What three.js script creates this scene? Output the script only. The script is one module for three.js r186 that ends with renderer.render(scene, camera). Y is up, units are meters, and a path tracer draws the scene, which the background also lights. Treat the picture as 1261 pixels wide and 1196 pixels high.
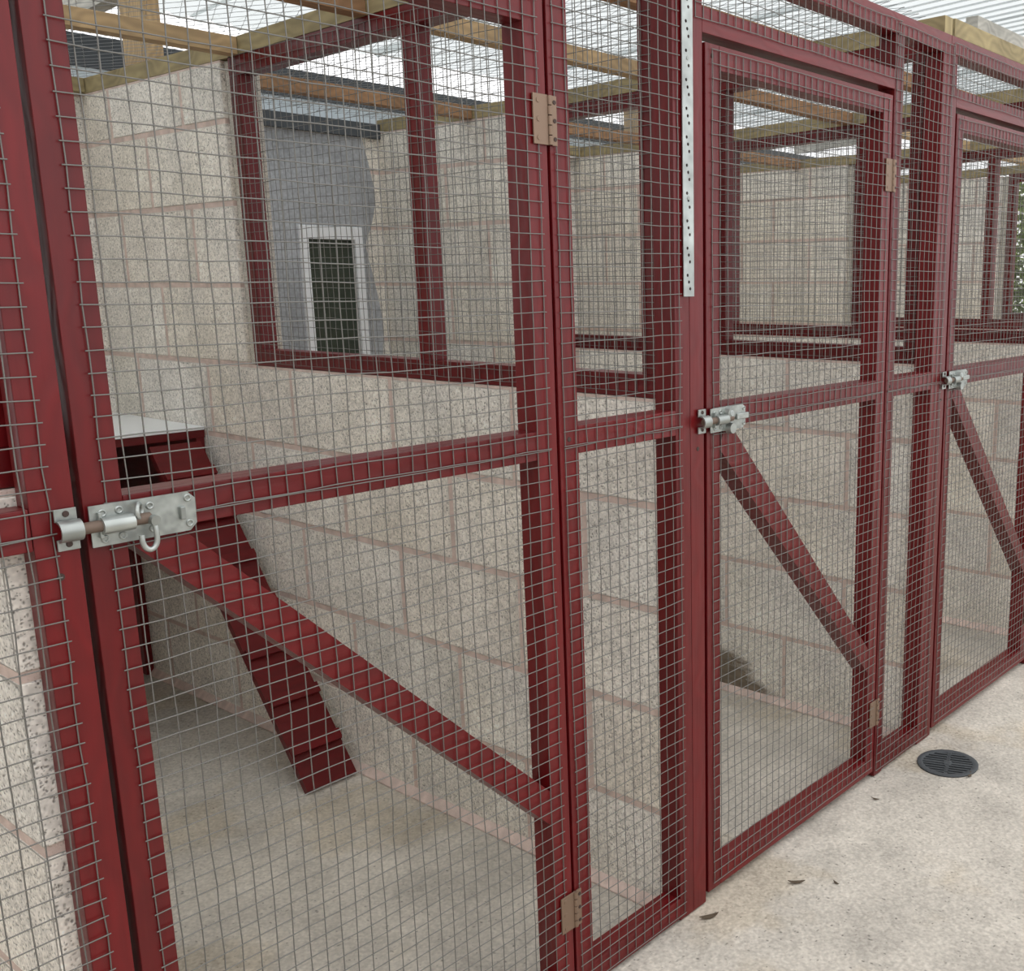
import * as THREE from 'three';
import { RoundedBoxGeometry } from 'three/addons/geometries/RoundedBoxGeometry.js';
import { mergeGeometries } from 'three/addons/utils/BufferGeometryUtils.js';

// ---------------------------------------------------------------- camera, sky, exposure
// Working units: the 25.4 mm cell of the welded mesh. x runs along the cage fronts, "row" counts downwards, z runs into the cages.
const S = 0.0254, FLOOR = 64.6;
const V = (x, row, z) => new THREE.Vector3(x * S, (FLOOR - row) * S, -z * S);
const scene = new THREE.Scene();
const FOCAL = 1293.4;
const camera = new THREE.PerspectiveCamera(2 * Math.atan(598 / FOCAL) * 180 / Math.PI, 1261 / 1196, 0.05, 60);
camera.setViewOffset(1261, 1196, 630.5 - 875.71, 598 - 617.93, 1261, 1196);
{
  const m = new THREE.Matrix4().makeBasis(
    new THREE.Vector3(0.6103413, -0.0031319, 0.7921324),
    new THREE.Vector3(0.1640107, 0.9788228, -0.122501),
    new THREE.Vector3(-0.7749735, 0.2046856, 0.5979296));
  camera.quaternion.setFromRotationMatrix(m);
  camera.position.copy(V(-20.636, 11.054, -51.362));
}
scene.add(camera);
{ // overcast sky, the same all round
  const w = 64, h = 32, d = new Float32Array(w * h * 4);
  for (let j = 0; j < h; j++) {
    const el = Math.max(0, ((j + 0.5) / h - 0.5) * Math.PI), b = 0.62 + 0.38 * Math.sin(el);
    for (let i = 0; i < w; i++) d.set([b, b, b * 1.01, 1], (j * w + i) * 4);
  }
  const t = new THREE.DataTexture(d, w, h, THREE.RGBAFormat, THREE.FloatType);
  t.mapping = THREE.EquirectangularReflectionMapping; t.magFilter = THREE.LinearFilter; t.minFilter = THREE.LinearFilter; t.needsUpdate = true;
  scene.background = t; scene.environment = t;
  scene.backgroundIntensity = 2.2; scene.environmentIntensity = 2.2;
}
const renderer = new THREE.WebGLRenderer({ antialias: true });
renderer.toneMapping = THREE.LinearToneMapping;
renderer.toneMappingExposure = 1.01;
renderer.shadowMap.enabled = true;

// ---------------------------------------------------------------- noise and textures
let seed = 12345;
const rnd = () => { seed = (seed * 1664525 + 1013904223) >>> 0; return seed / 4294967296; };
const rr = (a, b) => a + (b - a) * rnd();
const lattice = new Float32Array(65536); for (let i = 0; i < 65536; i++) lattice[i] = rnd();
function vnoise(x, y, px, py, s = 0) { // value noise, wraps every px, py
  const xi = Math.floor(x), yi = Math.floor(y), fx = x - xi, fy = y - yi;
  const u = fx * fx * (3 - 2 * fx), v = fy * fy * (3 - 2 * fy);
  const at = (a, b) => lattice[((((a % px) + px) % px) * 157 + (((b % py) + py) % py) * 7919 + s * 3301) & 65535];
  const a = at(xi, yi), b = at(xi + 1, yi), c = at(xi, yi + 1), e = at(xi + 1, yi + 1);
  return a + (b - a) * u + (c - a) * v + (a - b - c + e) * u * v;
}
function fbm(x, y, px, py, oct, s = 0) {
  let v = 0, a = 0.5, n = 0;
  for (let o = 0; o < oct; o++) { v += a * vnoise(x, y, px, py, s + o); n += a; a *= 0.55; x *= 2; y *= 2; px *= 2; py *= 2; }
  return v / n;
}
const clamp = (v, a = 0, b = 1) => Math.min(b, Math.max(a, v));
const smooth = (a, b, v) => { const t = clamp((v - a) / (b - a)); return t * t * (3 - 2 * t); };
function texture(w, h, fn, color = true) { // fn(u, v) -> [r, g, b] 0..255 (sRGB) or one grey 0..255
  const d = new Uint8Array(w * h * 4);
  for (let j = 0; j < h; j++) for (let i = 0; i < w; i++) {
    const c = fn(i / w, j / h, i, j), k = (j * w + i) * 4;
    if (typeof c === 'number') d[k] = d[k + 1] = d[k + 2] = clamp(c, 0, 255); else { d[k] = clamp(c[0], 0, 255); d[k + 1] = clamp(c[1], 0, 255); d[k + 2] = clamp(c[2], 0, 255); }
    d[k + 3] = 255;
  }
  const t = new THREE.DataTexture(d, w, h); t.wrapS = t.wrapT = THREE.RepeatWrapping;
  t.magFilter = THREE.LinearFilter; t.minFilter = THREE.LinearMipmapLinearFilter; t.generateMipmaps = true;
  if (color) t.colorSpace = THREE.SRGBColorSpace; t.needsUpdate = true; return t;
}
const scaled = (t, r) => { const c = t.clone(); c.repeat.set(r, r); c.needsUpdate = true; return c; };
function pits(n, count, rmin, rmax) { // scattered dents on an n x n tile
  const a = new Float32Array(n * n);
  for (let k = 0; k < count; k++) {
    const cx = rnd() * n, cy = rnd() * n, r = rmin + (rmax - rmin) * Math.pow(rnd(), 2.5), el = rr(0.6, 1.5), dep = rr(0.35, 1);
    const R = Math.ceil(r * 1.6);
    for (let y = -R; y <= R; y++) for (let x = -R; x <= R; x++) {
      const q = Math.hypot(x * el, y / el) / r; if (q > 1) continue;
      const i = ((Math.floor(cy + y) % n + n) % n) * n + ((Math.floor(cx + x) % n + n) % n);
      a[i] = Math.max(a[i], dep * (1 - q * q));
    }
  }
  return a;
}
const NB = 1024, blockPit = pits(NB, 34000, 0.8, 2.6);            // one metre of blockwork face
const blockMap = texture(NB, NB, (u, v, i, j) => {
  const l = fbm(u * 6, v * 6, 6, 6, 4), f = fbm(u * 180, v * 180, 180, 180, 2, 9), p = blockPit[j * NB + i];
  const k = 0.95 + 0.16 * (l - 0.1) + 0.28 * (f - 0.5) - 0.48 * p, w = fbm(u * 3, v * 3, 3, 3, 3, 20) - 0.5;
  return [232 * k + 7 * w, 227 * k + 4 * w, 219 * k - 5 * w];
});
const blockBump = texture(NB, NB, (u, v, i, j) => 190 + 60 * (fbm(u * 180, v * 180, 180, 180, 2, 9) - 0.5) - 150 * blockPit[j * NB + i], false);
const NF = 2048, floorPit = pits(NF, 9000, 0.9, 3.2);              // two and a half metres of floor
const floorMap = texture(NF, NF, (u, v, i, j) => {
  const l = fbm(u * 5, v * 5, 5, 5, 5, 2), m = fbm(u * 22, v * 22, 22, 22, 4, 5), f = fbm(u * 420, v * 420, 420, 420, 2, 11), p = floorPit[j * NF + i];
  const st = smooth(0.52, 0.68, fbm(u * 8, v * 8, 8, 8, 5, 31));
  const k = 0.84 + 0.16 * (l - 0.5) + 0.18 * (m - 0.5) + 0.20 * (f - 0.5) - 0.35 * p;
  return [225 * k - 8 * st, 217 * k - 11 * st, 204 * k - 16 * st];
});
const floorBump = texture(1024, 1024, (u, v) => 255 * (0.45 * fbm(u * 26, v * 26, 26, 26, 4, 5) + 0.55 * fbm(u * 300, v * 300, 300, 300, 2, 8)), false);
const grain = (u, v, s) => { // u across, v along
  const w = fbm(u * 4, v * 3, 4, 3, 3, s) * 1.6, r = Math.sin((u * 18 + w * 3) * Math.PI * 2) * 0.5 + 0.5;
  return 0.5 * r + 0.5 * fbm(u * 70, v * 5, 70, 5, 3, s + 4);
};
const redMap = texture(512, 512, (u, v) => {
  const g = grain(u, v, 3), b = fbm(u * 5, v * 5, 5, 5, 4, 40), k = 0.88 + 0.12 * g + 0.16 * (b - 0.5);
  return [104 * k, 13 * k, 18 * k];
});
const redBump = texture(512, 512, (u, v) => 255 * grain(u, v, 3), false);
const pine = (a) => texture(256, 512, (u, v) => {
  const g = grain(u, v, 7), b = fbm(u * 4, v * 4, 4, 4, 4, 50), k = 0.80 + 0.18 * g + 0.26 * (b - 0.5);
  return [a[0] * k, a[1] * k, a[2] * k];
});
const galvMap = texture(256, 256, (u, v) => {
  const c = fbm(u * 9, v * 9, 9, 9, 3, 60), f = fbm(u * 60, v * 60, 60, 60, 2, 61), k = 0.82 + 0.3 * (c - 0.5) + 0.2 * (f - 0.5);
  return [196 * k, 202 * k, 198 * k];
});

// ---------------------------------------------------------------- materials
const std = (o) => new THREE.MeshStandardMaterial(o);
const RED = [1, 0.9, 1.08].map((k) => new THREE.MeshPhysicalMaterial({ map: redMap, color: new THREE.Color(k, k, k), bumpMap: redBump, bumpScale: 0.0005, roughness: 0.36, specularIntensity: 0.85 }));
let redAt = 0; const red = () => RED[redAt++ % 3];
const BLOCK = [[1, 1, 1], [0.95, 0.95, 0.94], [1.03, 1.02, 1.0], [0.98, 0.96, 0.93]].map((c) => std({ map: blockMap, bumpMap: blockBump, bumpScale: 0.0035, roughness: 0.97, color: new THREE.Color(...c) }));
const mortarMap = texture(512, 512, (u, v) => { const k = 0.85 + 0.25 * fbm(u * 20, v * 20, 20, 20, 5, 70); return [218 * k, 197 * k, 187 * k]; });
const MORTAR = std({ map: mortarMap, bumpMap: blockBump, bumpScale: 0.0012, roughness: 1 });
const renderMap = texture(512, 512, (u, v) => { const k = 0.86 + 0.22 * (fbm(u * 5, v * 5, 5, 5, 4, 91) - 0.5) + 0.2 * (fbm(u * 120, v * 120, 120, 120, 2, 95) - 0.5); return [196 * k, 199 * k, 204 * k]; });
const RENDER = std({ map: renderMap, bumpMap: blockBump, bumpScale: 0.0015, roughness: 1 });
const ROUGHEND = std({ map: blockMap, bumpMap: blockBump, bumpScale: 0.006, roughness: 1, color: new THREE.Color(0.78, 0.77, 0.74) });
const FLOORM = std({ map: floorMap, bumpMap: scaled(floorBump, 1), bumpScale: 0.004, roughness: 0.95 });
const WIRE = std({ color: 0x777672, metalness: 0.5, roughness: 0.5 });
const NET = std({ color: 0x8d8f90, metalness: 0.4, roughness: 0.55 });
const GALV = std({ map: galvMap, metalness: 0.75, roughness: 0.42 });
const STRAP = std({ map: galvMap, color: new THREE.Color(1.08, 1.1, 1.12), metalness: 0.35, roughness: 0.4 });
const RUST = std({ color: 0x75655a, metalness: 0.5, roughness: 0.7 });
const BRASS = std({ color: 0x86705f, metalness: 0.5, roughness: 0.5 });
const DARKSCREW = std({ color: 0x4a3c38, metalness: 0.5, roughness: 0.6 });
const PINE = std({ map: pine([200, 170, 128]), roughness: 0.8 });
const BROWNWOOD = std({ map: pine([170, 130, 94]), roughness: 0.8 });
const OLIVE = std({ map: pine([172, 156, 116]), roughness: 0.85 });
const GREYWOOD = std({ map: pine([208, 204, 194]), roughness: 0.85 });
const WHITE = std({ color: 0xeef1f2, roughness: 0.35 });
const UPVC = std({ color: 0xf2f4f7, roughness: 0.3 });
const GLASS = new THREE.MeshPhysicalMaterial({ color: 0x5a6656, roughness: 0.05, transmission: 0.6, thickness: 0, ior: 1.5 });
const PLASTER = std({ color: 0x8f948c, roughness: 0.9 });
const CLEAR = new THREE.MeshPhysicalMaterial({ color: 0xcdd1d1, roughness: 0.08, transmission: 1, thickness: 0, ior: 1.45, side: THREE.DoubleSide });
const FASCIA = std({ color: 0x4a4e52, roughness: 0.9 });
const PALEBOARD = std({ color: 0xc3cdd3, roughness: 0.7 });
const DRAIN = std({ color: 0x484c4f, roughness: 0.6, metalness: 0.2 });

// ---------------------------------------------------------------- builders
const taken = new Map();
function numbered(n) { const k = taken.get(n) || 0; taken.set(n, k + 1); return k ? n + '_' + String(k).padStart(3, '0') : n; }
function thing(name, base, data) { // a Group at the base of the thing
  const g = new THREE.Group(); g.name = numbered(name); g.position.copy(base); g.userData = data; scene.add(g); return g;
}
const origin = (o) => { const p = new THREE.Vector3(); for (let q = o; q && q !== scene; q = q.parent) p.add(q.position); return p; };
function part(name, geo, mat, parent, label) { // geometry given in the world frame
  const o = origin(parent); geo.translate(-o.x, -o.y, -o.z);
  const m = new THREE.Mesh(geo, mat); m.name = name; m.castShadow = m.receiveShadow = true; if (label) m.userData.label = label;
  parent.add(m); return m;
}
function boxUV(g, along, off = [rnd() * 7, rnd() * 7], k = 1) { // uv in metres, v along the grain
  const p = g.attributes.position, n = g.attributes.normal, uv = new Float32Array(p.count * 2), get = ['getX', 'getY', 'getZ'];
  for (let i = 0; i < p.count; i++) {
    const a = [Math.abs(n.getX(i)), Math.abs(n.getY(i)), Math.abs(n.getZ(i))];
    let f = a[0] > a[1] ? (a[0] > a[2] ? 0 : 2) : (a[1] > a[2] ? 1 : 2);
    const o = [0, 1, 2].filter((q) => q !== f); let [s, t] = o.includes(along) ? [o.find((q) => q !== along), along] : o;
    uv[2 * i] = p[get[s]](i) * k + off[0]; uv[2 * i + 1] = p[get[t]](i) * k + off[1];
  }
  g.setAttribute('uv', new THREE.BufferAttribute(uv, 2)); return g;
}
function bx(x0, x1, r0, r1, z0, z1, bevel = 0.05, uvk = 1) {
  const a = V(x0, r1, z1), b = V(x1, r0, z0), s = b.clone().sub(a);
  const g = new RoundedBoxGeometry(s.x, s.y, s.z, 1, Math.min(bevel * S, Math.min(s.x, s.y, s.z) * 0.3));
  g.translate((a.x + b.x) / 2, (a.y + b.y) / 2, (a.z + b.z) / 2);
  const along = s.x > s.y ? (s.x > s.z ? 0 : 2) : (s.y > s.z ? 1 : 2);
  return boxUV(g, along, undefined, uvk * (uvk === 1 ? 2.2 : 1));
}
function hexa(c, along) { // eight corners: near face 0-3 round, far face 4-7 round
  const q = [[0, 1, 2, 3], [5, 4, 7, 6], [4, 0, 3, 7], [1, 5, 6, 2], [3, 2, 6, 7], [4, 5, 1, 0]], pos = [];
  const centre = c.reduce((a, b) => a.clone().add(b)).multiplyScalar(1 / 8);
  for (const f of q) {
    const n = new THREE.Vector3().crossVectors(c[f[1]].clone().sub(c[f[0]]), c[f[2]].clone().sub(c[f[0]]));
    const out = n.dot(c[f[0]].clone().sub(centre)) > 0 ? [0, 1, 2, 0, 2, 3] : [0, 2, 1, 0, 3, 2];
    for (const k of out) pos.push(...c[f[k]].toArray());
  }
  const g = new THREE.BufferGeometry(); g.setAttribute('position', new THREE.Float32BufferAttribute(pos, 3)); g.computeVertexNormals();
  return boxUV(g, along, undefined, 2.2);
}
function slab(poly, z0, z1, along = 1) { // polygon in the front plane [x, row], with depth
  const sh = new THREE.Shape(poly.map(([x, r]) => new THREE.Vector2(x * S, (FLOOR - r) * S)));
  const g = new THREE.ExtrudeGeometry(sh, { depth: (z1 - z0) * S, bevelEnabled: false }); g.translate(0, 0, -z1 * S);
  return boxUV(g, along, undefined, 2.2);
}
function cyl(a, b, r, seg = 12) { // cylinder between two world points
  const d = b.clone().sub(a), g = new THREE.CylinderGeometry(r, r, d.length(), seg);
  g.applyQuaternion(new THREE.Quaternion().setFromUnitVectors(new THREE.Vector3(0, 1, 0), d.clone().normalize()));
  g.translate((a.x + b.x) / 2, (a.y + b.y) / 2, (a.z + b.z) / 2); return g;
}
class Wires { // thin wires as five-sided tubes, gathered in one geometry
  constructor(sides = 5) { this.p = []; this.n = []; this.i = []; this.k = sides; }
  line(pts, r, uAxis, vAxis) {
    const start = this.p.length / 3, k = this.k;
    if (pts[1].clone().sub(pts[0]).dot(uAxis.clone().cross(vAxis)) < 0) vAxis = vAxis.clone().negate(); // keep the faces outward
    for (const q of pts) for (let s = 0; s < k; s++) {
      const a = s / k * Math.PI * 2, c = Math.cos(a), d = Math.sin(a);
      const nx = uAxis.x * c + vAxis.x * d, ny = uAxis.y * c + vAxis.y * d, nz = uAxis.z * c + vAxis.z * d;
      this.p.push(q.x + nx * r, q.y + ny * r, q.z + nz * r); this.n.push(nx, ny, nz);
    }
    for (let j = 0; j < pts.length - 1; j++) for (let s = 0; s < k; s++) {
      const a = start + j * k + s, b = start + j * k + (s + 1) % k; this.i.push(a, b, a + k, b, b + k, a + k);
    }
  }
  geo() {
    const g = new THREE.BufferGeometry(); g.setAttribute('position', new THREE.Float32BufferAttribute(this.p, 3)); g.setAttribute('normal', new THREE.Float32BufferAttribute(this.n, 3));
    g.setAttribute('uv', new THREE.Float32BufferAttribute(new Float32Array(this.p.length / 3 * 2), 2)); g.setIndex(this.i); return g;
  }
}
const AX = new THREE.Vector3(1, 0, 0), AY = new THREE.Vector3(0, 1, 0), AZ = new THREE.Vector3(0, 0, 1);
// welded mesh: at(a, row, lift) gives the point; a runs sideways from a0 to a1
function weldedMesh(a0, a1, r0, r1, at, side, out, rad = 0.036, step = 2) {
  const w = new Wires(), nc = Math.round(a1 - a0), nr = Math.round(r1 - r0), da = (a1 - a0) / nc, dr = (r1 - r0) / nr, ph = rnd() * 100;
  const wob = (a, r, s) => 0.20 * (fbm(a * 0.16 + ph, r * 0.16, 256, 256, 2, s) - 0.5) + 0.10 * (vnoise(a * 0.9 + ph, r * 0.9, 256, 256, s + 7) - 0.5);
  const lift = (a, r) => 0.10 * (vnoise(a * 0.25 + ph, r * 0.25, 256, 256, 90));
  for (let i = 0; i <= nc; i++) {
    const pts = [], a = a0 + i * da;
    for (let j = 0; j < nr + step; j += step) { const r = r0 + Math.min(j, nr) * dr; pts.push(at(a + wob(a, r, 2), r, 0.04 + lift(a, r))); }
    w.line(pts, rad * S, side, out);
  }
  for (let j = 0; j <= nr; j++) {
    const pts = [], r = r0 + j * dr;
    for (let i = -0.18; i < nc + step; i += step) { const a = a0 + Math.min(i, nc + 0.18) * da; pts.push(at(a, r + wob(a, r, 3), 0.04 + 2 * rad + lift(a, r))); }
    w.line(pts, rad * S, AY, out);
  }
  return w.geo();
}
const frontMesh = (x0, x1, r0, r1) => weldedMesh(x0, x1, r0, r1, (a, r, l) => V(a, r, -l), AX, AZ);

// ---------------------------------------------------------------- the floor
{
  const x0 = -150, x1 = 420, z0 = -190, z1 = 104, nx = 190, nz = 98;
  const pos = [], uv = [], idx = [];
  for (let j = 0; j <= nz; j++) for (let i = 0; i <= nx; i++) {
    const x = x0 + (x1 - x0) * i / nx, z = z0 + (z1 - z0) * j / nz;
    const p = V(x, FLOOR, z); p.y += 0.005 * (fbm(x * 0.06 + 40, z * 0.06 + 40, 256, 256, 3, 77) - 0.62) * smooth(7.5, 16, Math.hypot(x - 84, z + 5.5)) - 0.0004;
    pos.push(p.x, p.y, p.z); uv.push(p.x / 2.5, p.z / 2.5);
  }
  for (let j = 0; j < nz; j++) for (let i = 0; i < nx; i++) { const gx = x0 + 3 * i, gz = z0 + 3 * j; if (gx >= 78 && gx < 90 && gz >= -10 && gz < -1) continue; const a = j * (nx + 1) + i, b = a + 1, c = a + nx + 1, d = c + 1; idx.push(a, b, c, b, d, c); }
  const g = new THREE.BufferGeometry(); g.setAttribute('position', new THREE.Float32BufferAttribute(pos, 3)); g.setAttribute('uv', new THREE.Float32BufferAttribute(uv, 2)); g.setIndex(idx); g.computeVertexNormals();
  const sh = new THREE.Shape([[78, -10], [90, -10], [90, -1], [78, -1]].map(([x, z]) => new THREE.Vector2(x * S, z * S))), ho = new THREE.Path(); // the square of floor round the drain
  ho.absarc(83.1 * S, -5.05 * S, 3.3 * S, 0, Math.PI * 2, true); sh.holes.push(ho);
  const sq = new THREE.ShapeGeometry(sh, 40); sq.rotateX(-Math.PI / 2); sq.translate(0, -0.0004, 0);
  { const p = sq.attributes.position, u = sq.attributes.uv; for (let i = 0; i < p.count; i++) u.setXY(i, p.getX(i) / 2.5, p.getZ(i) / 2.5); }
  const m = new THREE.Mesh(mergeGeometries([g, sq]), FLOORM); m.name = 'floor'; m.receiveShadow = m.castShadow = true;
  m.userData = { kind: 'structure', label: 'pale speckled concrete floor of the cages and the walkway', category: 'floor' }; scene.add(m);
}

// ---------------------------------------------------------------- block walls
const COURSE = [64.6, 55.55, 46.5, 37.5, 28.75, 20.05, 11.2, 2.4, -6.2, -12.4], PITCH = 17.7, JOINT = 0.52;
const blockGeos = new Map();
function blockGeo(sx, sy, sz, variant) {
  const key = [sx, sy, sz].map((v) => v.toFixed(2)).join() + variant;
  if (!blockGeos.has(key)) {
    const g = new RoundedBoxGeometry(sx * S, sy * S, sz * S, 1, 0.003);
    boxUV(g, 0, [variant * 0.37 + 0.11, variant * 0.23 + 0.05]); blockGeos.set(key, g);
  }
  return blockGeos.get(key);
}
let blockAt = 0;
function course(group, axis, a0, a1, k, t0, t1, mats, hole) {
  const top = COURSE[k + 1], bot = COURSE[k], start = k % 2 ? 46.1 : 54.6, cuts = [];
  for (let j = -20; j < 20; j++) { const c = start + PITCH * j; if (c > a0 + 1.2 && c < a1 - 1.2) cuts.push(c); }
  const ends = [a0, ...cuts, a1];
  for (let i = 0; i < ends.length - 1; i++) {
    let pieces = [[ends[i] + (i ? JOINT / 2 : 0), ends[i + 1] - (i < ends.length - 2 ? JOINT / 2 : 0)]];
    if (hole && bot > hole[2] && top < hole[3] - 1) pieces = pieces.flatMap(([a, b]) => (b < hole[0] || a > hole[1] ? [[a, b]] : [[a, Math.min(b, hole[0])], [Math.max(a, hole[1]), b]])).filter(([a, b]) => b - a > 0.6);
    for (const [a, b] of pieces) {
      const n = blockAt++, len = b - a, hgt = bot - top - JOINT, sx = axis === 'x' ? len : t1 - t0, sz = axis === 'x' ? t1 - t0 : len;
      const m = new THREE.Mesh(blockGeo(sx, hgt, sz, (n * 7) % 5), mats[(n * 5 + k) % mats.length]); m.name = 'concrete_block'; m.castShadow = m.receiveShadow = true;
      const mid = (a + b) / 2, tm = (t0 + t1) / 2, j = 0.05 * (((n * 37) % 11) / 11 - 0.5);
      m.position.copy(axis === 'x' ? V(mid, (top + bot) / 2, tm + j) : V(tm + j, (top + bot) / 2, mid)).sub(group.position); group.add(m);
    }
  }
}
const PART = [ // x of the visible face, front end, start of the full-height part, z of the middle stile, what sets it apart
  { x: -4.1, end: 1.4, tall: 61.8, mid: 31, say: 'behind the red post with the big bolt keeper' },
  { x: 42, end: 2.12, tall: 61.8, mid: 31.1, say: 'beside the red ramp' },
  { x: 86, end: 2.12, tall: 61.8, mid: 29.6, say: 'behind the door beside the perforated strip' },
  { x: 130, end: 2.12, tall: 61.8, mid: 35, say: 'behind the door past the round drain' },
  { x: 174, end: 2.12, tall: 61.8, mid: 32.2, say: 'one cage short of the green trees' },
  { x: 218, end: 2.12, tall: 47, mid: 26, say: 'at the far end next to the green trees' },
];
for (const q of PART) {
  const base = V(q.x + 1.97, FLOOR, 50);
  const g = thing('wall_partition', base, { kind: 'structure', label: 'dividing wall of pale concrete blocks ' + q.say, category: 'wall' });
  const t0 = q.x, t1 = q.x + 3.94;
  for (let k = 0; k < 5; k++) course(g, 'z', q.end, 97.7, k, t0, t1, BLOCK);
  for (let k = 5; k < 9; k++) course(g, 'z', q.tall + 1.35, 97.7, k, t0, t1, BLOCK);
  part('mortar', mergeGeometries([
    bx(t0 + 0.05, t1 - 0.05, COURSE[5] + 0.02, FLOOR, q.end + 0.1, 97.7, 0.02), bx(t0 + 0.05, t1 - 0.05, COURSE[9] + 0.05, COURSE[5] + 0.02, q.tall + 1.4, 97.7, 0.02)]), MORTAR, g, 'pinkish mortar joints');
  part('base_fillet', hexa([V(t0 - 0.75, FLOOR - 0.12, q.end + 1), V(t0, FLOOR - 0.9, q.end + 1), V(t0 + 0.1, FLOOR, q.end + 1), V(t0 - 0.75, FLOOR, q.end + 1), V(t0 - 0.75, FLOOR - 0.12, 97.7), V(t0, FLOOR - 0.9, 97.7), V(t0 + 0.1, FLOOR, 97.7), V(t0 - 0.75, FLOOR, 97.7)], 2), MORTAR, g, 'mortar fillet along the foot of the wall');
  part('cut_edge', bx(t0 + 0.45, t1 - 0.2, COURSE[9] + 0.1, COURSE[5], q.tall, q.tall + 1.35, 0.15), ROUGHEND, g, 'rough cut end of the tall blockwork');
}
{
  const a0 = -24, a1 = 226, hole = [70.9, 81.5, 2.5, 37.6];
  const g = thing('wall_back', V(100, FLOOR, 99.7), { kind: 'structure', label: 'grey concrete block wall along the back of all the cages', category: 'wall' });
  for (let k = 0; k < 9; k++) course(g, 'x', a0, a1, k, 97.75, 101.65, BLOCK, hole);
  part('mortar', mergeGeometries([
    bx(a0, hole[0], COURSE[9], FLOOR, 97.85, 101.55, 0.02), bx(hole[1], a1, COURSE[9], FLOOR, 97.85, 101.55, 0.02),
    bx(hole[0], hole[1], COURSE[9], 2.5, 97.85, 101.55, 0.02), bx(hole[0], hole[1], 37.5, FLOOR, 97.85, 101.55, 0.02)]), MORTAR, g, 'pinkish mortar joints');
  part('upper_board', bx(a0, a1, -16.2, -12.95, 99.6, 100.6, 0.05), PALEBOARD, g, 'pale blue-grey boarding above the blocks');
  part('dark_fascia', bx(a0, a1, -20.2, -16.2, 99.4, 100.8, 0.05), FASCIA, g, 'dark board under the roof edge');
  for (const [u, v] of [[a0, 42], [87.9, 130], [131.9, a1]]) part('wall_plate', bx(u, v, -14.2, -12.5, 95.9, 97.7, 0.06), OLIVE, g, 'weathered timber along the wall top');
  part('shadow_gap_strip', bx(46, 86, -13.5, -11.3, 96.9, 97.72, 0.05), FASCIA, g, 'dark strip standing in for the shadow gap along the wall top above the window');  // added board, its dark colour stands in for the shaded gap
  { // grey cement render smeared round the window, with a wavy outer edge
    const edge = [[83, -11.2], [84.2, -6], [84.7, -2], [83.7, 2], [82.5, 5], [83.2, 9], [84, 13], [84.7, 18], [84.2, 24], [84.6, 31], [83.8, 38.5]];
    const pts = new THREE.SplineCurve(edge.map(([x, r]) => new THREE.Vector2(x * S, (FLOOR - r) * S))).getPoints(60);
    const sh = new THREE.Shape([...pts, new THREE.Vector2(46.1 * S, (FLOOR - 38.5) * S), new THREE.Vector2(46.1 * S, (FLOOR + 11.2) * S)]), ho = new THREE.Path([[hole[0], 2.4], [hole[1], 2.4], [hole[1], 37.5], [hole[0], 37.5]].map(([x, r]) => new THREE.Vector2(x * S, (FLOOR - r) * S)));
    sh.holes.push(ho);
    const q = new THREE.ExtrudeGeometry(sh, { depth: 0.12 * S, bevelEnabled: false }); q.translate(0, 0, -97.74 * S);
    part('cement_render', boxUV(q, 1), RENDER, g, 'bluish grey cement render round the window');
  }
  // window in the back wall of the second cage
  const w = thing('window_1', V(76.2, 37.5, 98), { kind: 'structure', label: 'narrow white plastic window with dark glass in the back wall', category: 'window' });
  for (const [x0, x1, r0, r1] of [[70.7, 72.1, 2.4, 37.5], [80.2, 81.6, 2.4, 37.5], [72.1, 80.2, 2.4, 4.4], [72.1, 80.2, 35.6, 37.5]]) part('frame_bar', bx(x0, x1, r0, r1, 97.1, 99.2, 0.12), UPVC, w);
  part('glass', bx(72.1, 80.2, 4.4, 35.6, 98.1, 98.3, 0.01), GLASS, w, 'dark reflecting glass');
  const r = thing('wall_room', V(76.2, FLOOR, 140), { kind: 'structure', label: 'plastered room behind the narrow white window', category: 'room' });
  for (const [x0, x1, r0, r1, z0, z1] of [[36, 38, -12, FLOOR, 101.7, 190], [114, 116, -12, FLOOR, 101.7, 190], [36, 116, -12, FLOOR, 190, 192], [36, 116, -14, -12, 101.7, 192], [36, 116, FLOOR - 0.5, FLOOR, 101.7, 190]]) part('wall_panel', bx(x0, x1, r0, r1, z0, z1, 0.02), PLASTER, r);
}

{ // brown damp stain low on the dividing wall of the second cage
  const w = scene.getObjectByName('wall_partition_002'), n = 128;
  const map = texture(n, n, (u, v) => { const k = 0.8 + 0.4 * fbm(u * 16, v * 16, 16, 16, 4, 83); return [124 * k, 110 * k, 92 * k]; });
  const alpha = texture(n, n, (u, v) => 190 * smooth(0.06, -0.10, Math.hypot((u - 0.32) * 1.05, v * 0.8) - 0.42 + 0.34 * (fbm(u * 6, v * 6, 64, 64, 4, 85) - 0.5)) * smooth(0, 0.03, u) * smooth(1, 0.97, u), false);
  const g = new THREE.PlaneGeometry(26 * S, 8.4 * S); g.rotateY(-Math.PI / 2); const c = V(85.9, FLOOR - 4.9, 26); g.translate(c.x, c.y, c.z);
  part('damp_stain', g, std({ map, alphaMap: alpha, transparent: true, roughness: 1 }), w, 'brown damp stain low on the blocks');
}
{ // the other sides of the walkway: they stand behind and to the left of the camera
  const f = thing('wall_front', V(30, FLOOR, -103), { kind: 'structure', label: 'block wall on the far side of the walkway facing the cages', category: 'wall' });
  part('blockwork', bx(-66, 150, 26, FLOOR, -107, -103, 0.1), BLOCK[1], f);
  const l = thing('wall_left', V(-66, FLOOR, 0), { kind: 'structure', label: 'block wall closing the left end of the walkway', category: 'wall' });
  part('blockwork', bx(-70, -66, -18, FLOOR, -103, 101, 0.1), BLOCK[1], l);
}

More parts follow.
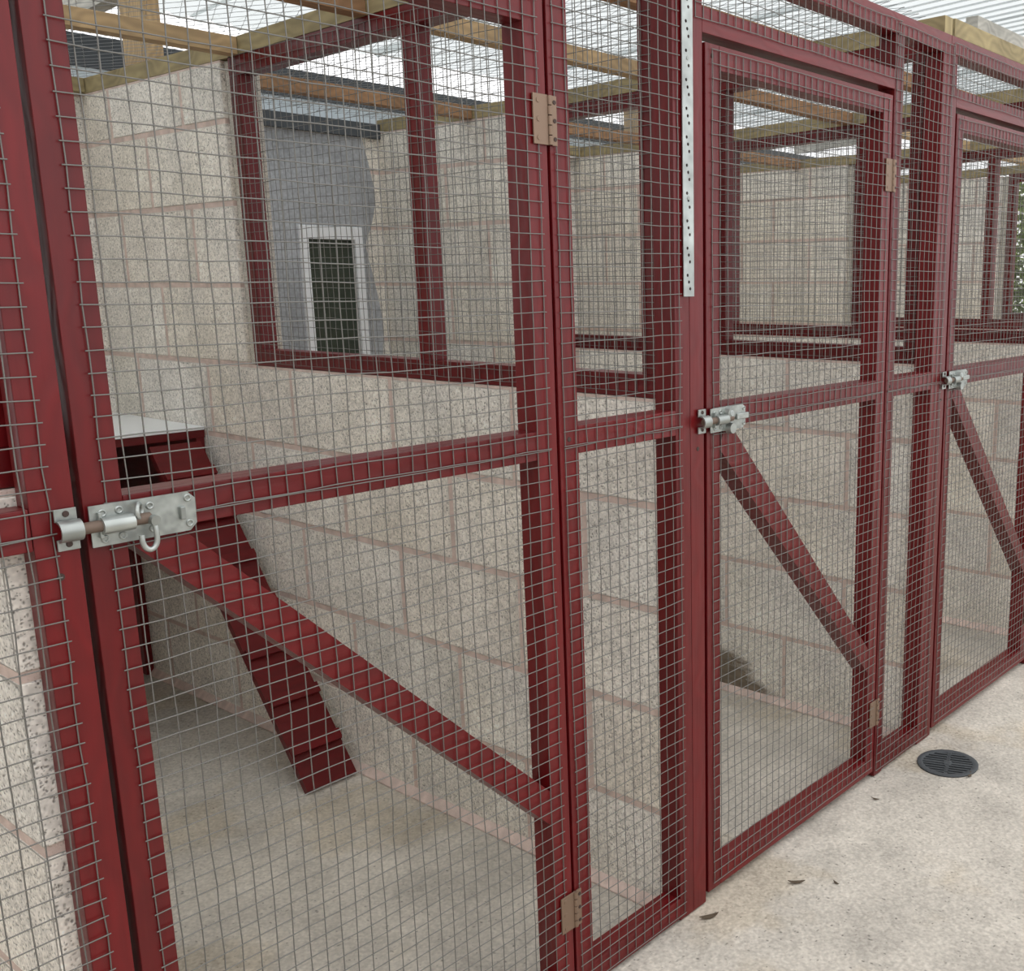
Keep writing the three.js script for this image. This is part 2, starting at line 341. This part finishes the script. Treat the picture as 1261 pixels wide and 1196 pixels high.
// ---------------------------------------------------------------- ceiling timbers, netting, roof
const under = (z) => (z >= 61 ? -12.4 : -12.4 - 0.026 * (61 - z));
{
  const g = thing('ceiling', V(80, -12.4, 48), { kind: 'structure', label: 'rough timber joists across the cages under the wire netting', category: 'ceiling' });
  for (const q of PART) { // beams on the dividing walls
    const x0 = q.x + 0.05, x1 = q.x + 1.9, zs = [[0.3, 61], [61, 97.7]];
    for (const [a, b] of zs) part('beam', hexa([V(x0, under(a) - 1.8, a), V(x1, under(a) - 1.8, a), V(x1, under(a), a), V(x0, under(a), a), V(x0, under(b) - 1.8, b), V(x1, under(b) - 1.8, b), V(x1, under(b), b), V(x0, under(b), b)], 2), OLIVE, g);
  }
  const joists = [[-20, -4.1, [17, 37.6, 60]], [-2.2, 42, [17, 37.6, 60.2]], [43.9, 86, [17, 37.6, 75.6]], [87.9, 130, [17, 37.6, 75.6]], [131.9, 174, [17, 37.6, 75.6]], [175.9, 218, [17, 37.6, 75.6]]];
  for (const [a, b, zs] of joists) for (const z of zs) { const u = under(z); part('joist', bx(a, b, u - 1.75, u, z - 0.9, z + 0.9, 0.06), rnd() < 0.5 ? BROWNWOOD : PINE, g); }
  part('front_plate', bx(88.4, 230, -15.9, -14.1, 0.25, 1.95, 0.06), OLIVE, g, 'weathered plate lying on the red top beam');
}
{ // hexagonal wire netting, one length for each cage
  const says = ['left of the dividing wall behind the big bolt keeper', 'above the red ramp', 'above the narrow white window', 'above the cage past the round drain', 'above the last but one cage', 'above the last cage by the trees'];
  const ends = [-20, ...PART.map((q) => q.x + 1.9)];
  for (let b = 0; b < 6; b++) {
    const w = new Wires(3), x0 = ends[b] + (b ? 0.2 : 0), x1 = ends[b + 1] - 0.2, hx = 0.78, hz = 0.9, lvl = (z) => under(z) - 1.84;
    const ni = Math.floor((x1 - x0) / hx), nj = Math.floor(95 / hz);
    for (let i = 0; i < ni; i++) { // each wire zigzags into the depth and touches its neighbours in turn
      const pts = [];
      for (let j = 0; j <= nj; j++) {
        const z = 2 + j * hz, s = ((j >> 1) & 1) === (i & 1) ? 1 : -1;
        const sag = 0.35 * (fbm(i * 0.12, z * 0.08, 256, 256, 2, 21) - 0.3);
        pts.push(V(x0 + (i + 0.5) * hx + s * hx * 0.42, lvl(z) + sag, z + (j & 1 ? -0.22 : 0.22)));
      }
      w.line(pts, 0.027 * S, AX, AY);
    }
    const m = part('ceiling_netting', w.geo(), NET, scene, undefined);
    m.name = numbered('ceiling_netting'); m.userData = { kind: 'stuff', label: 'fine grey wire netting ' + says[b], category: 'netting' };
  }
}
{
  const lvl = (z) => -31.5 + 0.055 * z, za = -10, zb = 106;
  const g = thing('roof', V(80, -27, 10), { kind: 'structure', label: 'clear corrugated plastic roof over cages and walkway', category: 'roof' });
  for (let s = 0; s < 10; s++) { // overlapping sheets, corrugations running into the depth
    const a = -64 + s * 31, b = a + 33, n = 11 * 10, pos = [], idx = [];
    for (let i = 0; i <= n; i++) {
      const x = a + (b - a) * i / n, c = 0.36 * Math.cos((x / 3) * Math.PI * 2) - s % 2 * 0.06;
      for (const z of [za, zb]) { const p = V(x, lvl(z) + c - 0.4, z); pos.push(p.x, p.y, p.z); }
    }
    for (let i = 0; i < n; i++) idx.push(2 * i, 2 * i + 2, 2 * i + 1, 2 * i + 1, 2 * i + 2, 2 * i + 3);
    const q = new THREE.BufferGeometry(); q.setAttribute('position', new THREE.Float32BufferAttribute(pos, 3)); q.setIndex(idx); q.computeVertexNormals();
    q.setAttribute('uv', new THREE.Float32BufferAttribute(new Float32Array(pos.length / 3 * 2), 2));
    part('corrugated_sheet', q, CLEAR, g);
  }
  for (const q of [PART[1], PART[5], { x: -46 }]) {
    const x0 = q.x + 1, x1 = q.x + 3, dp = 4;
    part('rafter', hexa([V(x0, lvl(za), za), V(x1, lvl(za), za), V(x1, lvl(za) + dp, za), V(x0, lvl(za) + dp, za), V(x0, lvl(zb), zb), V(x1, lvl(zb), zb), V(x1, lvl(zb) + dp, zb), V(x0, lvl(zb) + dp, zb)], 2), GREYWOOD, g);
  }
  part('purlin', bx(130.5, 232, -26.2, -24, 16.7, 18.6, 0.06), GREYWOOD, g, 'pale grey weathered purlin');
  for (const q of [PART[1], PART[3]]) {
    const p = thing('roof_post', V(q.x + 2, -12.4, 82), { label: 'bare timber prop above the dividing wall ' + q.say, category: 'post', group: 'timber props on the dividing walls' });
    part('board', bx(q.x + 0.2, q.x + 2, lvl(82) + 4.1, -14.25, 79, 85, 0.06), PINE, p);
  }
}

// ---------------------------------------------------------------- partition frames on the low walls
for (const q of PART) {
  const x0 = q.x + 0.12, x1 = q.x + 1.95, g = thing('partition_frame', V(q.x + 1, 20.05, 31), { label: 'red timber frame with wire mesh on the low dividing wall ' + q.say, category: 'frame', group: 'mesh frames on the dividing walls' });
  part('bottom_rail', bx(x0, x1, 18.2, 20.03, 2.05, q.tall - 0.1), red(), g);
  const a = 2.05, b = q.tall - 0.1, u = (z) => under(z) + 0.05;
  part('top_rail', hexa([V(x0, u(a), a), V(x1, u(a), a), V(x1, u(a) + 1.8, a), V(x0, u(a) + 1.8, a), V(x0, u(b), b), V(x1, u(b), b), V(x1, u(b) + 1.8, b), V(x0, u(b) + 1.8, b)], 2), red(), g);
  for (const z of [2.05, q.mid - 0.9, q.tall - 1.95]) part('stile', bx(x0, x1, u(z) + 1.8, 18.2, z, z + 1.85), red(), g);
  part('wire_mesh', weldedMesh(2.5, q.tall - 0.6, u(30) + 0.7, 19.6, (c, r, l) => V(x0 - l, r, c), AZ, AX, 0.032), WIRE, g, 'grey welded wire mesh');
}

// ---------------------------------------------------------------- cage fronts
const BAY = [ // left stile, door, middle post, right post (x from .. to)
  { mid: [-15.1, -13.3], rightMesh: -2.45, left: null, door: null, right: null, say: 'left of the big bolt keeper, only its edge showing' },
  { left: [-3.22, -1.36], depth: 1.3, door: [-1.02, 28.85], mid: [29.1, 30.9], right: [41.5, 43.27], sideMesh: [29.55, 41.95], say: 'around the door in front of the red ramp' },
  { left: [43.3, 45.03], door: [45.38, 74.85], mid: [75.12, 76.9], right: [85.4, 87.2], sideMesh: [75.45, 87.6], say: 'around the door beside the perforated strip' },
  { left: [87.23, 88.85], door: [89.25, 118.7], mid: [118.97, 120.75], right: [129.4, 131.1], sideMesh: [119.35, 131.4], say: 'around the door past the round drain' },
];
const T = 1.87; // timber depth
BAY.forEach((b, i) => {
  const xl = b.left ? b.left[0] : b.mid[0], xr = b.right ? b.right[1] : -3.26;
  const g = thing('cage_front', V((xl + xr) / 2, FLOOR, 1), { label: 'fixed red mesh front frame ' + b.say, category: 'frame', group: 'cage front frames' });
  part('top_beam', bx(xl, xr, -14, -12.15, 0, T), red(), g);
  if (b.left) part('post', bx(...b.left, -12.15, 64.5, 0, b.depth || T), red(), g);
  part('post', bx(...b.mid, -12.15, 64.5, 0, T), red(), g);
  if (b.right) part('post', bx(...b.right, -12.15, 64.5, 0, T + 0.2), red(), g);
  const sr = b.right ? b.right[0] : -3.24, sd = b.right ? T : 1.3;
  part('middle_rail', bx(b.mid[1], sr, 20.75, 22.68, 0, sd), red(), g);
  part('bottom_rail', bx(b.mid[1], sr, 62.45, 64.3, 0, sd), red(), g);
  if (b.left) {
    part('header_rail', bx(b.left[1], b.mid[0], -8.92, -7.1, 0, T), red(), g);
    part('transom_mesh', frontMesh(b.left[1] - 0.85, b.mid[0] + 0.8, -13.3, -8.05), WIRE, g, 'strip of welded mesh above the door');
  }
  const sm = b.sideMesh || [-14.5, b.rightMesh];
  part('wire_mesh', frontMesh(sm[0], sm[1], -13.05, 22.0), WIRE, g, 'upper sheet of grey welded mesh');
  part('wire_mesh', frontMesh(sm[0], sm[1], 22.12, 63.9), WIRE, g, 'lower sheet of grey welded mesh');
  // keeper of the next door's bolt, fixed to this bay's left stile
  if (b.left) {
    const k = new THREE.Group(); k.name = 'bolt_keeper'; g.add(k); const e = b.left[1];
    const z = -0.06;
    part('flange', bx(e - 0.98, e - 0.04, 20.92, 21.5, z - 0.06, z + 0.06, 0.02), GALV, k); part('flange', bx(e - 0.98, e - 0.04, 22.32, 22.84, z - 0.06, z + 0.06, 0.02), GALV, k);
    const sh = new THREE.Shape(); sh.absarc(0, 0, 0.5 * S, 0, Math.PI, false); sh.absarc(0, 0, 0.40 * S, Math.PI, 0, true);
    const hc = V(e - 0.99, 21.91, -0.32);
    // arch of sheet metal round the rod: open side to the post, length along x
    const fix = new THREE.ExtrudeGeometry(sh, { depth: 0.95 * S, bevelEnabled: false, curveSegments: 12 });
    const mm = new THREE.Matrix4().makeBasis(new THREE.Vector3(0, 1, 0), new THREE.Vector3(0, 0, 1), new THREE.Vector3(1, 0, 0)); fix.applyMatrix4(mm); fix.translate(hc.x, hc.y, hc.z);
    part('arch', boxUV(fix, 0), GALV, k);
    for (const r of [21.16, 22.55]) part('screw', (() => { const c = new THREE.CylinderGeometry(0.13 * S, 0.16 * S, 0.08 * S, 10); c.rotateX(Math.PI / 2); const p = V(e - 0.5, r, -0.14); c.translate(p.x, p.y, p.z); return c; })(), DARKSCREW, k);
    k.position.z += 0.12 * S;
  }
  for (const [x, r] of [[b.mid[0] + 0.9, 21.6], ...(b.left ? [[b.left[0] + 0.92, 24.05]] : [])]) part('screw', (() => { const c = new THREE.CylinderGeometry(0.15 * S, 0.18 * S, 0.05 * S, 10); c.rotateX(Math.PI / 2); const p = V(x, r, -0.02); c.translate(p.x, p.y, p.z); return c; })(), DARKSCREW, g);
});

// ---------------------------------------------------------------- cage doors
function ringGeo(x, row, z, R, r, tilt = 0) { const g = new THREE.TorusGeometry(R * S, r * S, 8, 18); g.rotateY(tilt); const c = V(x, row, z); g.translate(c.x, c.y, c.z); return boxUV(g, 0); }
const screwHead = (x, row, z, r, t = 0.07) => { const p = [[0.001, -t], [r * 0.42, -t], [r * 0.5, t * 0.5], [r * 0.9, t * 0.5], [r * 1.05, -t]].map(([a, b]) => new THREE.Vector2(a * S, b * S)); const c = new THREE.LatheGeometry(p.reverse(), 14); c.rotateX(Math.PI / 2); const q = V(x, row, z); c.translate(q.x, q.y, q.z); return c; };
const disc = (x, row, z, r, t, seg = 10) => { const c = new THREE.CylinderGeometry(r * S, r * S * 1.15, t * S, seg); c.rotateX(Math.PI / 2); const p = V(x, row, z); c.translate(p.x, p.y, p.z); return c; };
function bolt(door, x, look) { // x: left edge of the plate; look 0 the big padbolt with a hanging loop, 1 the smaller ones
  const g = new THREE.Group(); g.name = 'bolt'; g.userData.label = look ? 'galvanised padbolt with two round lugs' : 'galvanised padbolt with a hanging U-shaped loop'; door.add(g);
  const L = look ? 4.75 : 4.86, r0 = 20.98, r1 = 22.92, c = 0.35;
  part('plate', slab([[x, r0], [x + L - c, r0], [x + L, r0 + c], [x + L, r1 - c], [x + L - c, r1], [x, r1]], -0.17, -0.09, 0), GALV, g);
  part('rod', cyl(V(x - 1.2, 21.9, -0.42), V(x + 2.55, 21.9, -0.42), 0.27 * S, 14), RUST, g, 'rust-brown sliding rod');
  part('barrel', boxUV(cyl(V(x + 0.36, 21.92, -0.45), V(x + 1.75, 21.92, -0.45), 0.40 * S, 18), 0), GALV, g);
  part('barrel_collar', bx(x + 0.3, x + 0.46, 21.3, 22.5, -0.4, -0.16, 0.03), GALV, g);
  if (!look) {
    part('lug_ring', ringGeo(x + 2.08, 21.5, -0.45, 0.36, 0.11, 0.9), GALV, g);
    part('knob', boxUV(cyl(V(x + 2.5, 21.95, -0.2), V(x + 2.62, 22.0, -0.85), 0.25 * S, 12), 0), GALV, g);
    const pts = []; for (let k = 0; k <= 14; k++) { const a = Math.PI * (1 + k / 14); pts.push(V(x + 2.28 + 0.34 * Math.cos(a), 22.85 - 0.5 * Math.sin(a), -0.75)); }
    pts.unshift(V(x + 1.94, 22.6, -0.72)); pts.push(V(x + 2.62, 22.4, -0.72), V(x + 2.6, 22.0, -0.6));
    part('loop', boxUV(new THREE.TubeGeometry(new THREE.CatmullRomCurve3(pts), 36, 0.135 * S, 8), 0), GALV, g);
    part('staple', bx(x + 4.02, x + 4.28, 21.65, 22.3, -0.4, -0.16, 0.06), GALV, g);
  } else {
    part('lug', boxUV(disc(x + 2.25, 21.5, -0.4, 0.5, 0.5, 18), 0), GALV, g); part('lug', boxUV(disc(x + 2.45, 22.75, -0.4, 0.42, 0.5, 18), 0), GALV, g);
    part('lug_hole', disc(x + 2.25, 21.5, -0.68, 0.24, 0.06, 14), STRAP, g);
    part('finger', bx(x + 3.3, x + 4.95, 21.65, 22.15, -0.42, -0.16, 0.08), GALV, g);
  }
  for (const [dx, r] of [[0.56, 21.38], [1.3, 21.34], [0.56, 22.6], [1.35, 22.58], [2.7, 21.38], [4.5, 21.3], [4.5, 22.55], [2.75, 22.5]]) part('screw', screwHead(x + dx, r, -0.2, 0.2), GALV, g);
  g.position.z += 0.17 * S; // over the mesh
}
function hinge(door, x, r0, r1) { // x: the gap, stands proud of the mesh
  const g = new THREE.Group(); g.name = 'hinge'; g.userData.label = 'dull brown butt hinge'; door.add(g);
  part('leaf', bx(x - 1.42, x - 0.16, r0, r1, -0.1, 0.02, 0.02), BRASS, g); part('leaf', bx(x + 0.16, x + 0.62, r0, r1, -0.1, 0.02, 0.02), BRASS, g);
  const n = 5, h = (r1 - r0) / n;
  for (let k = 0; k < n; k++) part('knuckle', cyl(V(x, r0 + k * h + 0.03, -0.1), V(x, r0 + (k + 1) * h - 0.03, -0.1), 0.17 * S, 10), BRASS, g);
  for (const f of [0.13, 0.5, 0.87]) { part('screw', disc(x - 1.0, r0 + (r1 - r0) * f, -0.11, 0.15, 0.06), BRASS, g); part('screw', disc(x + 0.42, r0 + (r1 - r0) * f, -0.11, 0.13, 0.06), DARKSCREW, g); }
  g.position.z += 0.1 * S;
}
const DOOR = [
  { x: BAY[1].door, mesh: [0, 28], bolt: 0, brace: 0, say: 'with a hanging-loop bolt, in front of the red ramp' },
  { x: BAY[2].door, mesh: [46.15, 74.15], bolt: 1, brace: 2.1, say: 'beside the perforated metal strip' },
  { x: BAY[3].door, mesh: [89.75, 117.9], bolt: 1, brace: 1.2, say: 'past the round floor drain' },
];
for (const d of DOOR) {
  const [a, b] = d.x, top = -6.5, bot = 63.8, g = thing('cage_door', V((a + b) / 2, bot, 1), { label: 'red timber and wire mesh cage door ' + d.say, category: 'door', group: 'cage doors' });
  part('stile', bx(a, a + 1.75, top, bot, 0, T), red(), g); part('stile', bx(b - 1.8, b, top, bot, 0, T), red(), g);
  part('top_rail', bx(a + 1.75, b - 1.8, top, top + 1.8, 0, T), red(), g);
  part('middle_rail', bx(a + 1.75, b - 1.8, 20.76, 22.68, 0, T), red(), g);
  part('bottom_rail', bx(a + 1.75, b - 1.8, bot - 1.85, bot, 0, T), red(), g);
  const l = a + 1.76, r = b - 1.81, s = d.brace, w = r - l, k = 24.2 / 26.3; // diagonal brace
  const poly = s ? [[l + 0.6, 22.7], [l + 1.6, 22.7], [r, 22.7 + (w - 1.6) * 1.0 + s], [r, 25.35 + (w - 1.6) * 1.0 + s], [l, 23.4 + s * 0.5]] : [[l, 22.7], [l + 2.4, 22.7], [r, 22.7 + w - 2.4], [r, 25.35 + w - 2.4], [l, 23.0]];
  part('brace', slab(poly, 0.02, T, 0), red(), g);
  part('wire_mesh', frontMesh(d.mesh[0], d.mesh[1], -6.05, 22.0), WIRE, g, 'upper sheet of grey welded mesh');
  part('wire_mesh', frontMesh(d.mesh[0], d.mesh[1], 22.12, 63.1), WIRE, g, 'lower sheet of grey welded mesh');
  bolt(g, a + 0.08, d.bolt);
  hinge(g, b + 0.13, -0.6, 2.45); hinge(g, b + 0.13, 55.4, 58.3);
  part('screw', disc(a + 0.85, -5.65, -0.01, 0.17, 0.05), DARKSCREW, g);
}

// ---------------------------------------------------------------- perforated strip on the post
{
  const x0 = 42.36, x1 = 43.6, r0 = -13.6, r1 = 12.12, sh = new THREE.Shape([[x0, r0], [x1, r0], [x1, r1], [x0, r1]].map(([x, r]) => new THREE.Vector2(x * S, (FLOOR - r) * S)));
  for (let r = -13.45; r < 11.6; r += 2) for (const [dx, dr] of [[0.47, 0], [0.62, 0.5], [0.76, 1]]) {
    if (r + dr > 11.7) continue;
    const h = new THREE.Path(); h.absarc((x0 + dx) * S, (FLOOR - r - dr) * S, 0.125 * S, 0, Math.PI * 2, true); sh.holes.push(h);
  }
  const geo = new THREE.ExtrudeGeometry(sh, { depth: 0.07 * S, bevelEnabled: false, curveSegments: 8 }); geo.translate(0, 0, 0.16 * S);
  const g = thing('perforated_strip', V(43, r1, -0.2), { label: 'galvanised perforated metal strip screwed upright to the red post', category: 'metal strip' });
  part('strip', boxUV(geo, 1), STRAP, g);
  for (const r of [-4.95, 4.9]) part('screw', disc(x0 + 0.62, r, -0.25, 0.14, 0.06), GALV, g);
}

// ---------------------------------------------------------------- ramp and shelf in the first cage
{
  const g = thing('shelf_box', V(30, 40, 86), { label: 'raised box with a white top shelf and dark open front behind the ramp', category: 'shelf' });
  part('top_board', bx(14, 41.95, 27.95, 28.35, 74.4, 97.6, 0.04), WHITE, g, 'white board');
  part('fascia', bx(14, 41.95, 28.38, 29.3, 74.5, 75.4, 0.04), red(), g);
  part('side_panel', bx(40.9, 41.9, 29.3, 40, 74.6, 97.6, 0.04), red(), g); part('side_panel', bx(14, 14.9, 28.4, 40, 74.6, 97.6, 0.04), red(), g);
  part('bottom_board', bx(14.9, 40.9, 39.2, 40, 74.6, 97.6, 0.04), red(), g);
  part('support_batten', bx(40.9, 41.95, 40, FLOOR - 0.1, 95.6, 97.6, 0.04), red(), g); part('support_batten', bx(14, 15.2, 40, FLOOR - 0.1, 95.6, 97.6, 0.04), red(), g);
}
{
  const g = thing('cat_ramp', V(37.8, FLOOR, 46), { label: 'steep red wooden ramp with cross slats leaning on the white shelf', category: 'ramp' });
  const x0 = 34.8, x1 = 40.8, at = (t, x, n) => { // t along the slope from the floor, n out of its surface
    const dz = 28.9, dr = -36.3, L = Math.hypot(dz, dr); return V(x, 64.55 + dr * t + n * (-dz / L), 45.5 + dz * t + n * (dr / L));
  };
  const slat = (ta, tb, na, nb, xa, xb) => hexa([at(ta, xa, na), at(ta, xb, na), at(ta, xb, nb), at(ta, xa, nb), at(tb, xa, na), at(tb, xb, na), at(tb, xb, nb), at(tb, xa, nb)], 0);
  part('board', slat(0.012, 0.965, -0.75, 0, x0, x1), red(), g);
  for (let k = 0; k < 8; k++) { const t = 0.1 + k * 0.1265; if (t < 0.95) part('slat', slat(t, t + 0.026, 0, 0.62, x0 + 0.05, x1 - 0.05), red(), g); }
}

// ---------------------------------------------------------------- floor drain and litter
{
  const cx = 83.1, cz = -5.05, R = 3.4, g = thing('floor_drain', V(cx, FLOOR, cz), { label: 'round dark plastic drain cover set in the walkway', category: 'drain' });
  const flat = (r0, r1, y0, y1, seg = 40) => { const p = [[r0, y0], [r1, y0], [r1, y1], [r0, y1], [r0, y0]].map(([r, y]) => new THREE.Vector2(r * S, y * S)); const l = new THREE.LatheGeometry(p, seg); const c = V(cx, FLOOR, cz); l.translate(c.x, c.y, c.z); return l; };
  part('sump', (() => { const l = new THREE.LatheGeometry([[0.001, -15.2], [R + 0.1, -15.2], [R + 0.1, -0.06], [R - 0.15, -0.06], [R - 0.15, -15], [0.001, -15]].map(([r, y]) => new THREE.Vector2(r * S, y * S)), 40), c = V(cx, FLOOR, cz); l.translate(c.x, c.y, c.z); return l; })(), DRAIN, g, 'hollow under the grate');
  part('rim', flat(R - 0.62, R, 0.0, 0.18), DRAIN, g);
  part('hub', flat(0.001, 0.5, 0.06, 0.2, 20), DRAIN, g);
  const bar = (dx0, dx1, dz0, dz1, ang) => { const b = new THREE.BoxGeometry((dx1 - dx0) * S, 0.1 * S, (dz1 - dz0) * S); b.translate((dx0 + dx1) / 2 * S, 0.11 * S, (dz0 + dz1) / 2 * S); b.rotateY(ang); const c = V(cx, FLOOR, cz); b.translate(c.x, c.y, c.z); return b; };
  const ang = 0.35 + Math.PI / 2;
  part('cross_bar', bar(-R + 0.6, R - 0.6, -0.2, 0.2, ang), DRAIN, g); part('cross_bar', bar(-R + 0.6, R - 0.6, -0.2, 0.2, ang + Math.PI / 2), DRAIN, g);
  for (let k = -4; k <= 4; k++) if (k) { const d = k * 0.58, h = Math.sqrt(Math.max(0, (R - 0.55) ** 2 - d * d)); part('slat', bar(-h, h, d - 0.13, d + 0.13, ang), DRAIN, g); }
}
{
  const leafM = std({ color: 0x55493a, roughness: 0.9 });
  const spots = [[81.9, -8.3, 0.7, 'dark crumpled dead leaf beside the round drain'], [43.4, -1.6, 0.9, 'dark crumpled dead leaf at the foot of the post with the strip'], [52.5, -4.6, 0.8, 'curled dry leaf on the walkway by the second door'], [70.8, -2.6, 0.5, 'small dry leaf scrap near the second door hinge'], [54.6, -7.5, 0.4, 'tiny dark leaf scrap out on the open walkway']];
  for (const [x, z, s, label] of spots) {
    const sh = new THREE.Shape(); sh.moveTo(-1, 0); sh.quadraticCurveTo(-0.2, 0.55, 1, 0.1); sh.quadraticCurveTo(0.1, -0.5, -1, 0);
    const g = new THREE.ExtrudeGeometry(sh, { depth: 0.06, bevelEnabled: false, curveSegments: 8 }); g.rotateX(-Math.PI / 2);
    const p = g.attributes.position; for (let i = 0; i < p.count; i++) p.setY(i, p.getY(i) + 0.5 * p.getX(i) ** 2 * 0.6 + 0.35 * Math.abs(p.getZ(i)));
    g.computeVertexNormals(); g.scale(s * S, s * S, s * S); g.rotateY(x);
    const m = new THREE.Mesh(g, leafM); m.name = numbered('dead_leaf'); m.position.copy(V(x, FLOOR, z)); m.castShadow = m.receiveShadow = true; m.userData = { label, category: 'leaf' }; scene.add(m);
  }
}

// ---------------------------------------------------------------- trees beyond the far end
{
  const leafM = new THREE.MeshPhysicalMaterial({ color: 0xd6ec9c, roughness: 0.8, transmission: 0.45, thickness: 0, side: THREE.DoubleSide });
  const bark = std({ color: 0x5d4d3c, roughness: 0.95 });
  for (const [x, z, h, label] of [[292, 66, 88, 'leafy green tree outside the far end, nearer the back wall'], [318, 4, 96, 'leafy green tree outside the far end, nearer the walkway']]) {
    const g = thing('tree', V(x, FLOOR, z), { label, category: 'tree', group: 'trees beyond the far end' });
    part('trunk', cyl(V(x, FLOOR, z), V(x + 2, FLOOR - h * 0.6, z + 1), 2.6 * S, 9), bark, g);
    const pos = [], nor = [];
    for (let k = 0; k < 5200; k++) {
      const u = rnd() * 2 - 1, a = rnd() * 6.283, q = Math.cbrt(rnd()), c = V(x + 26 * q * Math.sqrt(1 - u * u) * Math.cos(a), FLOOR - h * 0.52 - h * 0.46 * q * u, z + 26 * q * Math.sqrt(1 - u * u) * Math.sin(a));
      const n = new THREE.Vector3(rnd() - 0.5, rnd() - 0.2, rnd() - 0.5).normalize(), t = new THREE.Vector3(rnd() - 0.5, rnd() - 0.5, rnd() - 0.5).cross(n).normalize(), b = n.clone().cross(t), l = rr(0.03, 0.055);
      const P = [c.clone().addScaledVector(t, -l), c.clone().addScaledVector(b, l * 0.42), c.clone().addScaledVector(t, l), c.clone().addScaledVector(b, -l * 0.42)];
      for (const i of [0, 1, 2, 0, 2, 3]) { pos.push(...P[i].toArray()); nor.push(n.x, n.y, n.z); }
    }
    const f = new THREE.BufferGeometry(); f.setAttribute('position', new THREE.Float32BufferAttribute(pos, 3)); f.setAttribute('normal', new THREE.Float32BufferAttribute(nor, 3)); f.setAttribute('uv', new THREE.Float32BufferAttribute(new Float32Array(pos.length / 3 * 2), 2));
    const m = part('foliage', f, leafM, g); m.userData.kind = 'stuff';
  }
}

scene.traverse((o) => { if (o.isMesh) { o.castShadow = true; o.receiveShadow = true; } });
renderer.render(scene, camera);
